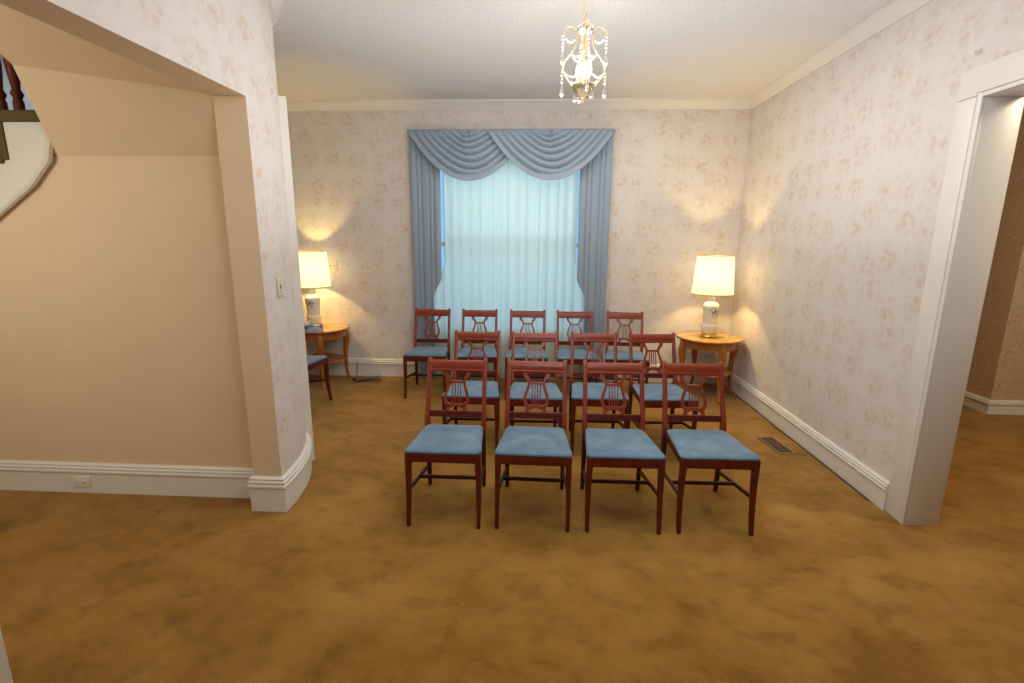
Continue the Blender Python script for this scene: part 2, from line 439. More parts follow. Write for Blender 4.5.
m = MB(S); wall(m, [(XR+WT, YF), (XL-.105, YF)], 0, HC, 0.08); struct(m.build('wall_front', [M['paper'], M['peach']], smooth=0))

# flat white door closing the opening in the curved wall
m = MB(S); sweep(m, arc[DT0:DT1+1], [(-0.07, 0.005), (-0.04, 0.005), (-0.04, 1.46), (-0.07, 1.46)])
struct(m.build('door_1', M['white']))
# its casing stands proud of the wall
m = MB(S)
CP = [(0, 0), (0.022, 0), (0.022, 1.46), (0, 1.46)]
def arcp(t, r=AR): return (AX+r*cos(radians(t)), 1.655+r*sin(radians(t)))
sweep(m, [arcp(t) for t in (28.8, 30.5, 32.2, 33.9)], [(0.0, 0), (0.020, 0), (0.020, 1.53), (0, 1.53)])
sweep(m, [arcp(t) for t in (28.6, 29.4)], [(0.0, 0), (0.029, 0), (0.029, 1.53), (0, 1.53)])
sweep(m, [arcp(t) for t in (33.0, 33.9)], [(-0.08, 0), (0.026, 0), (0.026, 1.53), (-0.08, 1.53)])
sweep(m, [arcp(t) for t in range(33, 79, 3)], [(0.0, 1.455), (0.02, 1.455), (0.02, 1.53), (0, 1.53)])
sweep(m, [arcp(t) for t in (77, 79, 81)], [(-0.08, 0), (0.022, 0), (0.022, 1.53), (-0.08, 1.53)])
struct(m.build('trim_door_casing', M['white']))

# white casing and jamb of the wide opening on the right
m = MB(S)
m.box(XR-0.008, XR+0.004, OY1-0.004, OY1+0.088, 0, OZ-0.001)
m.box(XR-0.008, XR+0.004, OY0-0.088, OY1+0.088, OZ, OZ+0.088)
m.box(XR-0.003, XR+WT+0.002, OY1-0.012, OY1+0.002, 0, OZ-0.006)
m.box(XR-0.012, XR+0.002, OY1-0.012, OY1+0.006, 0, OZ+0.006)
m.box(XR-0.004, XR+WT+0.002, OY0, OY1, OZ-0.008, OZ+0.003)
m.box(XR-0.012, XR-0.002, OY0, OY1+0.006, OZ-0.008, OZ+0.006)
m.box(XR-0.008, XR+0.004, OY0-0.088, OY0+0.004, 0, OZ-0.001)
m.box(XR-0.008, XR+WT+0.002, OY0-0.002, OY0+0.006, 0, OZ-0.006)
m.box(XR+WT, XR+WT+0.010, OY1-0.004, OY1+0.088, 0, OZ+0.088)
struct(m.build('trim_opening_casing', M['white'], bevel=0.004))
# white post at the near end of the stair hall opening
m = MB(S)
m.box(XL-0.12, XL+0.016, 0.59, LY0, 0, LZ)
m.box(XL+0.012, XL+0.022, 0.59, 0.665, 0, LZ)
struct(m.build('trim_hall_post', M['white'], bevel=0.004))

# baseboards
def base_prof(h, t=0.014):
    return [(0, 0), (t, 0), (t, h*0.70), (t*1.45, h*0.715), (t*1.45, h*0.77), (t*1.05, h*0.785), (t*1.25, h*0.83), (t*1.25, h*0.87), (t*0.8, h*0.89), (t*0.95, h*0.95), (t*0.5, h), (0, h)]
def baseboard(name, path, h):
    mm = MB(S); sweep(mm, path, base_prof(h)); return struct(mm.build(name, M['white'], smooth=25))
baseboard('baseboard_back', [(-2.12, YB), (XR, YB)], 0.128)
baseboard('baseboard_right', [(XR, YB), (XR, OY1+0.086)], 0.112)
baseboard('baseboard_pier', [(-1.024, 1.70), (-1.024, 1.635), (XL, 1.635)]+arc[:11], 0.135)
baseboard('baseboard_front', [(XL, YF), (XL, 0.60)], 0.13)
# crown mouldings
def crown_prof():
    return [(0, HC-0.056), (0.008, HC-0.056), (0.012, HC-0.048), (0.016, HC-0.044), (0.030, HC-0.020), (0.036, HC-0.014), (0.040, HC-0.012), (0.042, HC), (0, HC)]
def crown(name, path):
    mm = MB(S); sweep(mm, path, crown_prof()); return struct(mm.build(name, M['white'], smooth=20))
crown('trim_crown_back', [(-2.12, YB), (XR, YB)])
crown('trim_crown_right', [(XR, YB), (XR, YF)])
crown('trim_crown_left', [(XL, YF), (XL, 1.635)]+arc+[(-2.12, arc[-1][1])])

# stair hall: peach wall under the stair, baseboard, slanting soffit
AY = 1.722
crease = 1.258
m = MB(S)
poly = [(-3.2, 0), (-1.0, 0), (-1.0, crease), (-1.684, crease), (-1.74, 1.185), (-1.94, 1.045), (-2.5, 0.67), (-3.2, 0.2)]
m.prism([(x, AY, z) for x, z in poly], (0, 0.05, 0))
struct(m.build('wall_stair_hall', M['peach'], smooth=0))
baseboard('baseboard_stair_hall', [(-3.2, AY), (-1.02, AY)], 0.122)
# soffit (underside of the upper flight), its curved edge
SX = -1.024
def bend(x):        # where the steep winder underside turns flatter
    k = min(1, max(0, (SX-x)/0.606)); return 1.636-0.039*k, 1.430+0.078*k
def sof(x, y):
    yb, zb = bend(x)
    return crease+(AY-y)/(AY-yb)*(zb-crease) if y >= yb else zb+0.6*(yb-y)
left = [(-1.661, AY), (-1.651, 1.698), (-1.644, 1.672), (-1.637, 1.632), (-1.630, 1.597), (-1.628, 1.56), (-1.638, 1.53), (-1.678, 1.50), (-1.76, 1.47), (-1.90, 1.43), (-2.10, 1.38), (-2.25, 1.30)]
right = [AY, 1.702, 1.682, 1.657, 1.636, 1.60, 1.56, 1.50, 1.44, 1.38, 1.32, 1.25]
m = MB(S); vs = []; fs = []; NX = 8
for (xl, yl), yr in zip(left, right):
    for i in range(NX+1):
        k = i/NX; x = xl+(SX-xl)*k; y = yl+(yr-yl)*k
        vs.append((x, y, sof(x, y)))
R_ = len(left)
for j in range(R_-1):
    for i in range(NX):
        p = j*(NX+1)+i; fs.append((p, p+1, p+NX+2, p+NX+1))
m.add(vs, fs)
m.add([(x, y, z+0.012) for x, y, z in vs], fs)
bd = [j*(NX+1) for j in range(R_)]
m.add([vs[i] for i in bd]+[(vs[i][0], vs[i][1], vs[i][2]+0.012) for i in bd], [(j, j+1, R_+j+1, R_+j) for j in range(R_-1)])
struct(m.build('ceiling_stair_soffit', M['peach'], smooth=25))
# stairwell walls beyond the balusters
m = MB(S)
wall(m, [(-3.2, 2.50), (-2.1, 2.50)], 0, HC, 0.03, 0, 0, 0)
wall(m, [(-3.2, YF), (-3.2, 2.5)], 0, HC, 0.03, 0, 0, 0)
struct(m.build('wall_stairwell', M['stairwell_daylit'], smooth=0))
m = MB(S); wall(m, [(-1.02, 0.0), (-3.2, 0.0)], 0, HC, 0.04, 0, 0, 0); struct(m.build('wall_hall_front', M['peach'], smooth=0))

# the staircase
st = thing('staircase', 'white-sided staircase with olive carpeted treads and dark turned balusters climbing through stair hall', 'staircase', (0, 0, 0))
m = MB(S)
tops = [(-3.1, 0.60), (-2.50, 0.92)]
low = [(-2.5, 0.66), (-1.94, 1.033), (-1.75, 1.165), (-1.675, 1.245)]
steps = [(-2.60, -2.20, 0.955), (-2.22, -2.03, 1.12), (-2.04, -1.835, 1.27), (-1.85, -1.66, 1.404)]
top = [(-1.66, 1.40), (-1.835, 1.39), (-1.835, 1.255), (-2.03, 1.255), (-2.03, 1.105), (-2.2, 1.105), (-2.2, .94), (-2.5, .94)]
m.prism([(x, AY-0.012, z) for x, z in low+[(-1.668, 1.275)]+top], (0, 0.062, 0))
m.build('stringer', M['stair_white'], st, bevel=0.002)
m = MB(S)
m.tube([(x, AY-0.016, z) for x, z in low+[(-1.668, 1.27), (-1.656, 1.31)]], 0.012, 8)
m.build('stringer_bead', M['white'], st)
for x0, x1, z in steps:
    m = MB(S); m.box(x0, x1, AY-0.022, 2.42, z-0.038, z)
    m.build('tread', M['tread'], st, bevel=0.012)
    m = MB(S); m.box(x0-0.012, x0+0.034, AY-0.018, 2.42, z-0.16, z-0.03)
    m.build('riser', M['tread'], st, bevel=0.008)
def baluster(x, z0):
    mm = MB(S)
    prof = [(0.016, 0), (0.016, 0.035), (0.012, 0.045), (0.019, 0.06), (0.012, 0.075), (0.018, 0.13), (0.020, 0.16), (0.016, 0.21), (0.010, 0.26), (0.015, 0.275), (0.010, 0.29), (0.011, 0.42), (0.014, 0.5)]
    mm.lathe(prof, (x, AY+0.03, z0), 12); mm.build('baluster', M['baluster'], st)
for x, z in ((-1.79, 1.404), (-1.853, 1.404), (-1.90, 1.27), (-1.99, 1.27), (-2.10, 1.12), (-2.18, 1.12)): baluster(x, z)
m = MB(S); m.tube([(-2.35, AY+0.03, 1.42), (-2.1, AY+0.03, 1.62), (-1.9, AY+0.03, 1.77), (-1.70, AY+.03, 1.90-0.06)], 0.02, 10); m.build('handrail', M['baluster'], st)

# the room seen through the opening on the right
m = MB(S)
wall(m, [(XR+WT, YB-0.05), (XR+WT, 4.3), (2.67, 4.3), (2.67, 2.93), (4.6, 2.93), (4.6, YF), (XR+WT, YF)], 0, HC, 0.06, 0, 0, 0)
struct(m.build('wall_side_room', M['brown_paper'], smooth=0))
mm = MB(S); sweep(mm, [(XR+WT, 4.3), (2.67, 4.3), (2.67, 2.93), (4.6, 2.93)], base_prof(0.085)); struct(mm.build('baseboard_side_room', M['white'], smooth=25))

# ------------------------------------------------------------------ window
m = MB(S)
fr = 0.035
for a in ((WX0, WX0+fr, WZ0, WZ1), (WX1-fr, WX1, WZ0, WZ1), (WX0, WX1, WZ1-fr, WZ1), (WX0, WX1, WZ0, WZ0+fr)):
    m.box(a[0], a[1], YB+0.02, YB+0.1, a[2], a[3])
win = struct(m.build('window_1', M['white'], bevel=0.003))
zm = 0.945
def sash(z0, z1, y):
    mm = MB(S); t = 0.024
    for a in ((WX0+fr, WX0+fr+t, z0, z1), (WX1-fr-t, WX1-fr, z0, z1), (WX0+fr, WX1-fr, z0, z0+t), (WX0+fr, WX1-fr, z1-t, z1)):
        mm.box(a[0], a[1], y, y+0.02, a[2], a[3])
    s_ = mm.build('sash', M['white'], win, bevel=0.002)
    mm = MB(S); mm.box(WX0+fr+t, WX1-fr-t, y+0.008, y+0.012, z0+t, z1-t); mm.build('pane', M['window_glass'], s_)
sash(WZ0+fr, zm+0.010, YB+0.035); sash(zm-0.010, WZ1-fr, YB+0.058)
m = MB(S); m.box(WX0-0.03, WX1+0.03, YB-0.010, YB+0.06, WZ0-0.02, WZ0); m.build('window_sill', M['white'], win, bevel=0.003)

# ------------------------------------------------------------------ curtains
ZT = 1.672
def pleated(x0f, x1f, y, z0, z1, amp, nx, nz, phases, thick=0.0, seed=1):
    """x0f,x1f: functions of z giving the edges; returns a sheet"""
    rnd = random.Random(seed); mm = MB(S)
    ph = [rnd.uniform(-0.25, 0.25) for _ in range(200)]; am = [rnd.uniform(0.5, 1.3) for _ in range(200)]
    vs = []; fs = []
    for j in range(nz+1):
        v = j/nz; z = z1+(z0-z1)*v
        a, b = x0f(z), x1f(z)
        for i in range(nx+1):
            u = i/nx; k = u*phases; q = int(k)
            w = sin(2*pi*(k+ph[q]*sin(pi*(k-q))**2))*am[q]*min(1, 0.15+v*3.0)
            x = a+(b-a)*u+0.3*amp*sin(4*pi*k+v*2); fl = min(0.08, max(0, 0.80-z)*0.55)
            x = min(max(x, -0.634-fl), 0.256+fl)      # drawn in at the sides higher up
            vs.append((x, y+amp*w, z))
    for j in range(nz):
        for i in range(nx):
            p = j*(nx+1)+i; fs.append((p, p+1, p+nx+2, p+nx+1))
    mm.add(vs, fs); return mm
def solid(o, t):
    md = o.modifiers.new('thickness', 'SOLIDIFY'); md.thickness = t; md.offset = 0; return o

sh = pleated(lambda z: -0.714, lambda z: 0.336, YB-0.030, 0.012, ZT-0.024, 0.011, 360, 40, 17, seed=5)
o = sh.build('sheer_curtain', M['sheer'], smooth=180)
tag(o, 'pleated white sheer curtain hanging to the floor across the bright window', 'curtain')

def drape(inner, outer, seed):
    """flat box-like pleats; the front hem of the tail steps back near its lower end"""
    rnd = random.Random(seed); mm = MB(S); nx, nz = 120, 60; vs = []; fs = []
    bounds = [0]
    for wd in (1.2, 0.7, 1.3, 0.8, 1.1): bounds.append(bounds[-1]+wd*rnd.uniform(.85, 1.15))
    bounds = [b/bounds[-1] for b in bounds]
    z1, z0 = ZT-0.026, 0.015
    for j in range(nz+1):
        z = z1+(z0-z1)*j/nz
        cut = 0.0 if z > 0.715 else (min(1, (0.715-z)/0.11)*0.055)
        sgn = 1 if outer > inner else -1
        for i in range(nx+1):
            u = i/nx; q = max(k for k in range(5) if u >= bounds[k]-1e-9); l = (u-bounds[q])/(bounds[q+1]-bounds[q])
            x = inner+(outer-inner)*u
            lim = inner+sgn*(cut+(0.004*(1.6-z)))
            x = max(x, lim) if sgn > 0 else min(x, lim)
            prof = sin(pi*l)**0.3 if 0 < l < 1 else 0
            dx = 0.010*sin(pi*l)*(l-0.2)
            vs.append((x+sgn*dx, YB-0.042-0.022*prof*(0.75+0.25*sin(3*u+2*z)), z))
    for j in range(nz):
        for i in range(nx):
            p = j*(nx+1)+i; fs.append((p, p+1, p+nx+2, p+nx+1))
    mm.add(vs, fs); return solid(mm.build('window_drape', M['drape'], smooth=180), 0.004)
o = drape(-0.652, -0.848, 11)
tag(o, 'grey-blue side drape of the window, behind the back-row chair at the open end', 'curtain', 'side drapes of the window')
o = drape(0.265, 0.468, 17)
tag(o, 'grey-blue side drape of the window, on the side toward the corner lamp', 'curtain', 'side drapes of the window')

val = thing('curtain_valance', 'grey-blue valance of two draped swags along the top of the window', 'valance', (0, 0, 0))
m = MB(S); m.box(-0.856, 0.476, YB-0.082, YB-0.004, ZT-0.022, ZT)
m.build('valance_board', M['drape'], val, bevel=0.006)
def swag(xa, xb, y, bottom, name):
    mm = MB(S); nu, nv = 72, 150; vs = []; fs = []
    xc = (xa+xb)/2; W = (xb-xa)/2; D = ZT-0.012-bottom
    for j in range(nv+1):
        v = j/nv
        half = W*(0.04+0.96*v**0.8); sag = D*(0.05+0.95*v**1.1)
        vf = min(v/0.87, 1.0)                       # the hem band stays flat
        ph = 7.0*vf**0.9
        fold = 1-abs(sin(pi*ph))**0.7               # soft ridges with narrow valleys
        env = min(1, v*7)*(1 if v < 0.87 else max(0, 1-(v-0.87)/0.04))
        for i in range(nu+1):
            u = -1+2*i/nu
            x = xc+half*u
            sh_ = (1-abs(u)**2.02)
            mid = sh_**0.6
            wob = 0.12*sin(2.3*u+5*v)+0.10*sin(5.1*u-3*v)
            fo = 1-abs(sin(pi*(ph+wob*mid)))**0.55
            z = ZT-0.012-sag*sh_-0.006*fo*env*mid
            yy = y-0.014*mid-0.020*v*mid+0.030*fo*env*(0.25+0.75*mid)
            if v < 0.22: yy += 0.010*(1-v/0.22)*cos(14*u)*(1-abs(u))
            vs.append((x, yy, z))
    for j in range(nv):
        for i in range(nu):
            p = j*(nu+1)+i; fs.append((p, p+1, p+nu+2, p+nu+1))
    mm.add(vs, fs)
    return solid(mm.build(name, M['drape'], val, smooth=180), 0.003)
swag(-0.850, -0.055, YB-0.088, 1.350, 'swag')
swag(-0.335, 0.472, YB-0.112, 1.352, 'swag')

# ------------------------------------------------------------------ lyre-back chairs
def upr_y(z):
    pts = [(0.0, 0.243), (0.2, 0.226), (0.40, 0.222), (0.47, 0.228), (0.52, 0.243), (0.60, 0.270), (0.70, 0.304), (0.829, 0.350)]
    for (z0, y0), (z1, y1) in zip(pts, pts[1:]):
        if z <= z1: return y0+(y1-y0)*(z-z0)/(z1-z0)
    return pts[-1][1]
def ribbon(mb, pts, t=0.013, off=0.0, wk=1.3):
    """pts: (x, z, width) centre line of a flat piece lying in the raked back plane"""
    n = len(pts); F = []; 
    for i, (x, z, w) in enumerate(pts):
        a = Vector(pts[max(i-1, 0)][:2]); b = Vector(pts[min(i+1, n-1)][:2]); d = (b-a).normalized(); nn = Vector((-d.y, d.x))*w/2
        p, q = Vector((x, z))+nn, Vector((x, z))-nn
        w = w*wk
        nn = Vector((-d.y, d.x))*w/2; p, q = Vector((x, z))+nn, Vector((x, z))-nn
        F.append([(p.x, upr_y(p.y)-t/2+off, p.y), (q.x, upr_y(q.y)-t/2+off, q.y), (q.x, upr_y(q.y)+t/2+off, q.y), (p.x, upr_y(p.y)+t/2+off, p.y)])
    mb.loft(F)
def make_chair(label):
    t = thing('dining_chair', label, 'chair', group='lyre-back chairs set out in rows')
    # seat: domed velvet pad, wider at the front
    m = MB(); n = 14; rings = []
    def outline(k, inset):
        pts = []; yf, yb = -0.235+inset, 0.198-inset; wf, wb = 0.210-inset, 0.177-inset; r = 0.03
        for (cx, cy, a0) in ((wf-r, yf+r, -90), (wb-r, yb-r, 0), (-wb+r, yb-r, 90), (-wf+r, yf+r, 180)):
            for i in range(6):
                a = radians(a0+18*i); pts.append((cx+r*cos(a), cy+r*sin(a)))
        return pts
    for inset, z in ((0.004, 0.431), (-0.002, 0.436), (-0.003, 0.443), (0.002, 0.450), (0.018, 0.456), (0.05, 0.4600), (0.10, 0.4620), (0.15, 0.4630), (0.195, 0.4632)):
        k_ = 1.0 if inset <= 0.02 else 1-inset/0.20
        rings.append([(x*k_, (y+0.018)*k_-0.018, z-0.014*((y+0.018)*k_+0.217)/0.43) for x, y in outline(0, min(inset, 0.018))])
    m.loft(rings); m.build('seat', M['velvet'], t, smooth=60)
    # rails of the seat frame
    m = MB()
    m.box(-0.193, 0.193, -0.234, -0.214, 0.381, 0.434)
    m.bar((0.192, -0.22, 0.4085), (0.172, 0.222, 0.398), 0.020, 0.051)
    m.bar((-0.192, -0.22, 0.4085), (-0.172, 0.222, 0.398), 0.020, 0.051)
    m.box(-0.17, 0.17, 0.21, 0.23, 0.375, 0.422)
    m.build('seat_frame', M['mahogany'], t, bevel=0.002)
    for s in (-1, 1):
        m = MB(); m.leg([(0.197*s, -0.244, 0.0, 0.021, 0.023), (0.1975*s, -0.232, 0.08, 0.023, 0.026), (0.197*s, -0.220, 0.18, 0.026, 0.029), (0.1955*s, -0.215, 0.28, 0.029, 0.032), (0.194*s, -0.218, 0.36, 0.032, 0.034), (0.1935*s, -0.221, 0.433, 0.033, 0.034)])
        m.build('leg', M['mahogany'], t, bevel=0.003)
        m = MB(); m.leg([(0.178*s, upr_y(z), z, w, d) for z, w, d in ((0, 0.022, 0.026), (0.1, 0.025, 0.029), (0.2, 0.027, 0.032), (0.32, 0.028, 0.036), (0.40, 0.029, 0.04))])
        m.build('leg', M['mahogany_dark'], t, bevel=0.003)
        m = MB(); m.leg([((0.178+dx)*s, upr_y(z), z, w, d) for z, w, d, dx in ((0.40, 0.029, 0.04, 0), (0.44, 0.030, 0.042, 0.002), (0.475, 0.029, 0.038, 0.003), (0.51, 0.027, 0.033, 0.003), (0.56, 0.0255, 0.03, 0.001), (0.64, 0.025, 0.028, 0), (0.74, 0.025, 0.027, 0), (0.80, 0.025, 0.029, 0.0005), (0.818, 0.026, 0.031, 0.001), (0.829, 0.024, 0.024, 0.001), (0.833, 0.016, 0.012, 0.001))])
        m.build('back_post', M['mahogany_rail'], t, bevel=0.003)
    # rounded top rail
    m = MB(); sec = []
    for z, d0, d1 in ((0.752, -0.010, 0.008), (0.757, -0.013, 0.010), (0.765, -0.0135, 0.010), (0.768, -0.010, 0.010), (0.785, -0.0135, 0.011), (0.805, -0.0145, 0.011), (0.815, -0.011, 0.009), (0.820, -0.004, 0.004)):
        sec.append((z, d0, d1))
    ring = [(upr_y(z)+d0, z) for z, d0, d1 in sec] + [(upr_y(z)+d1, z) for z, d0, d1 in reversed(sec)]
    m.loft([[(x, y-0.0, z) for y, z in ring] for x in (-0.170, -0.06, 0.06, 0.170)])
    m.build('top_rail', M['mahogany_rail'], t, smooth=40)
    # reeded cross rail
    m = MB()
    for z in (0.484, 0.497, 0.509): m.box(-0.172, 0.172, upr_y(z)-0.011, upr_y(z)+0.009, z-0.0062, z+0.0062)
    m.build('cross_rail', M['mahogany'], t, bevel=0.0022)
    # stretchers
    for s in (-1, 1):
        m = MB(); m.bar((0.196*s, -0.216, 0.208), (0.177*s, 0.228, 0.146), 0.014, 0.021)
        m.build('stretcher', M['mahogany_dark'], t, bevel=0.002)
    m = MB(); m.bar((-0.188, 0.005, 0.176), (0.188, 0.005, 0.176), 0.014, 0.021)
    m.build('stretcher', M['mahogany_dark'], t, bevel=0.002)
    # lyre
    m = MB()
    arm = [(0.070, 0.756, 0.019), (0.073, 0.744, 0.021), (0.0695, 0.732, 0.020), (0.060, 0.720, 0.017), (0.051, 0.707, 0.0145), (0.0465, 0.693, 0.013), (0.048, 0.676, 0.0125), (0.054, 0.655, 0.0125), (0.062, 0.633, 0.0135), (0.069, 0.610, 0.0145), (0.0715, 0.590, 0.015), (0.069, 0.572, 0.0155), (0.061, 0.557, 0.017), (0.049, 0.547, 0.018), (0.033, 0.545, 0.019), (0.017, 0.549, 0.017), (0.0, 0.552, 0.015)]
    def smooth_pts(p):
        out = []
        for i in range(len(p)-1):
            p0, p1, p2, p3 = p[max(i-1, 0)], p[i], p[i+1], p[min(i+2, len(p)-1)]
            for k in range(3):
                u = k/3
                out.append(tuple(0.5*(2*b+(c-a)*u+(2*a-5*b+4*c-d)*u*u+(3*b-a-3*c+d)*u**3) for a, b, c, d in zip(p0, p1, p2, p3)))
        out.append(p[-1]); return out
    sa = smooth_pts(arm)
    ribbon(m, sa); ribbon(m, [(-x, z, w) for x, z, w in sa])
    for s in (-1, 1):   # splayed feet of the lyre
        ribbon(m, [(0.045*s, 0.549, 0.024), (0.050*s, 0.536, 0.019), (0.054*s, 0.526, 0.017), (0.056*s, 0.512, 0.020)])
    ribbon(m, [(-0.049, 0.689, 0.011), (0.049, 0.689, 0.011)])
    ly = m.build('lyre', M['mahogany_rail'], t, bevel=0.0015, seg=1)
    for x in (-0.0255, -0.0085, 0.0085, 0.0255):
        m = MB(); ribbon(m, [(x, 0.688, 0.0055), (x, 0.62, 0.0055), (x, 0.551, 0.0055)], 0.007, 0.0, 1.15)
        m.build('lyre_string', M['mahogany_rail'], ly)
    return t

spots = [  # mid of the top rail (camera heights), heading in degrees, label
    (-0.3140, 1.936, 0.1, 'mahogany lyre-back chair with blue velvet seat, leftmost in the front row'),
    (0.0050, 1.938, -1.2, 'mahogany lyre-back chair with blue velvet seat, second from left in the front row'),
    (0.3080, 1.940, 0.5, 'mahogany lyre-back chair with blue velvet seat, third from left in the front row'),
    (0.6220, 1.952, 0.9, 'mahogany lyre-back chair with blue velvet seat, rightmost in the front row'),
    (-0.3060, 2.548, 1.0, 'mahogany lyre-back chair with blue seat, leftmost in the middle row'),
    (-0.0075, 2.540, 1.2, 'mahogany lyre-back chair with blue seat, second from left in the middle row'),
    (0.2985, 2.560, 0.3, 'mahogany lyre-back chair with blue seat, third from left in the middle row'),
    (0.5975, 2.565, 3.0, 'mahogany lyre-back chair with blue seat, rightmost in the middle row'),
    (-0.7030, 3.325, 2.0, 'mahogany lyre-back chair in back row before the drapes, at its open left end'),
    (-0.3830, 3.325, 2.0, 'mahogany lyre-back chair in back row, second from left, before the sheer curtain'),
    (-0.0595, 3.325, 0.2, 'mahogany lyre-back chair in the middle of the back row before the sheer curtain'),
    (0.2540, 3.325, -0.5, 'mahogany lyre-back chair in back row, second from right, before the drape edge'),
    (0.5890, 3.325, -5.5, 'mahogany lyre-back chair in back row at its right end, near the round lamp table'),
]
proto = None
for x, y, a, lab in spots:
    rz = radians(a); tx, ty = x*S, y*S
    loc = (tx+0.350*sin(rz), ty-0.350*cos(rz), 0)
    if proto is None:
        proto = make_chair(lab); proto.location = loc; proto.rotation_euler = (0, 0, rz)
    else: dup(proto, loc, rz, lab)
# the chair standing apart, half hidden by the curved wall, facing into the room
rz = radians(90-9)
cx, cy = -1.264*S, 2.885*S       # where its far front foot stands
lx, ly_ = 0.200, -0.240
side = dup(proto, (cx-(lx*cos(rz)-ly_*sin(rz)), cy-(lx*sin(rz)+ly_*cos(rz)), 0), rz, 'mahogany chair standing apart by the tissue-box table, half hidden by the curved wall')

# ------------------------------------------------------------------ round tables
TZ = 0.385*S; TR = 0.202*S
def scal(k, amp):
    return lambda th, r, z: 1+amp*(abs(sin(k*th/2))**0.7-0.6)
def make_table(label, loc, rz):
    t = thing('side_table', label, 'table', loc, rz, 'round lamp tables')
    m = MB()
    m.lathe([(TR*0.985, TZ-0.001), (TR*0.955, TZ-0.0002), (TR*0.935, TZ-0.0014), (TR*0.92, TZ), (TR*0.5, TZ), (TR*0.02, TZ)], n=144, fn=scal(16, 0.045))
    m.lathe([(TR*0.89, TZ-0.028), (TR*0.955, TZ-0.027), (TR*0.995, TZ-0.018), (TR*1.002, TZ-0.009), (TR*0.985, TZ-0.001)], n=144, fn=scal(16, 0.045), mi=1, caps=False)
    m.build('tabletop', [M['honey_top_lamplit'], M['honey']], t, smooth=50)
    m = MB(); m.lathe([(TR*0.80, TZ-0.10), (TR*0.86, TZ-0.10), (TR*0.87, TZ-0.085), (TR*0.87, TZ-0.024), (TR*0.80, TZ-0.024)], n=96, fn=lambda th, r, z: 1+0.02*cos(4*th), caps=False)
    m.build('apron', M['honey'], t, smooth=40)
    for k in range(4):
        a = pi/2*k
        ca, sa_ = cos(a), sin(a); m = MB()
        m.leg([(r*1.045*ca, r*1.045*sa_, z, w, w) for r, z, w in ((0.290, 0.0, 0.040), (0.293, 0.012, 0.050), (0.283, 0.028, 0.042), (0.266, 0.06, 0.031), (0.257, 0.13, 0.033), (0.254, 0.22, 0.039), (0.257, 0.31, 0.049), (0.264, 0.39, 0.062), (0.271, 0.455, 0.075), (0.270, 0.50, 0.078), (0.262, 0.54, 0.072), (0.256, 0.592, 0.066))], True, 12)
        m.build('leg', M['honey'], t, smooth=60)
    zs = 0.265
    m = MB(); m.lathe([(0.22, zs-0.022), (0.245, zs-0.018), (0.252, zs-0.006), (0.248, zs+0.002), (0.238, zs+0.001), (0.23, zs-0.004), (0.005, zs-0.004)], n=144, fn=lambda th, r, z: 1+0.085*cos(4*th)+0.028*abs(sin(8*th)))
    m.build('shelf', M['honey'], t, smooth=50)
    return t
PR = (1.108*S, 3.19*S); PL = (-1.487*S, 3.275*S)
tabR = make_table('round scalloped honey-wood table in the corner behind the chair rows, holding a lit lamp', (*PR, 0), radians(10))
tabL = dup(tabR, (*PL, 0), radians(25), 'round scalloped honey-wood table partly hidden by curved wall, holding lamp and tissue box')

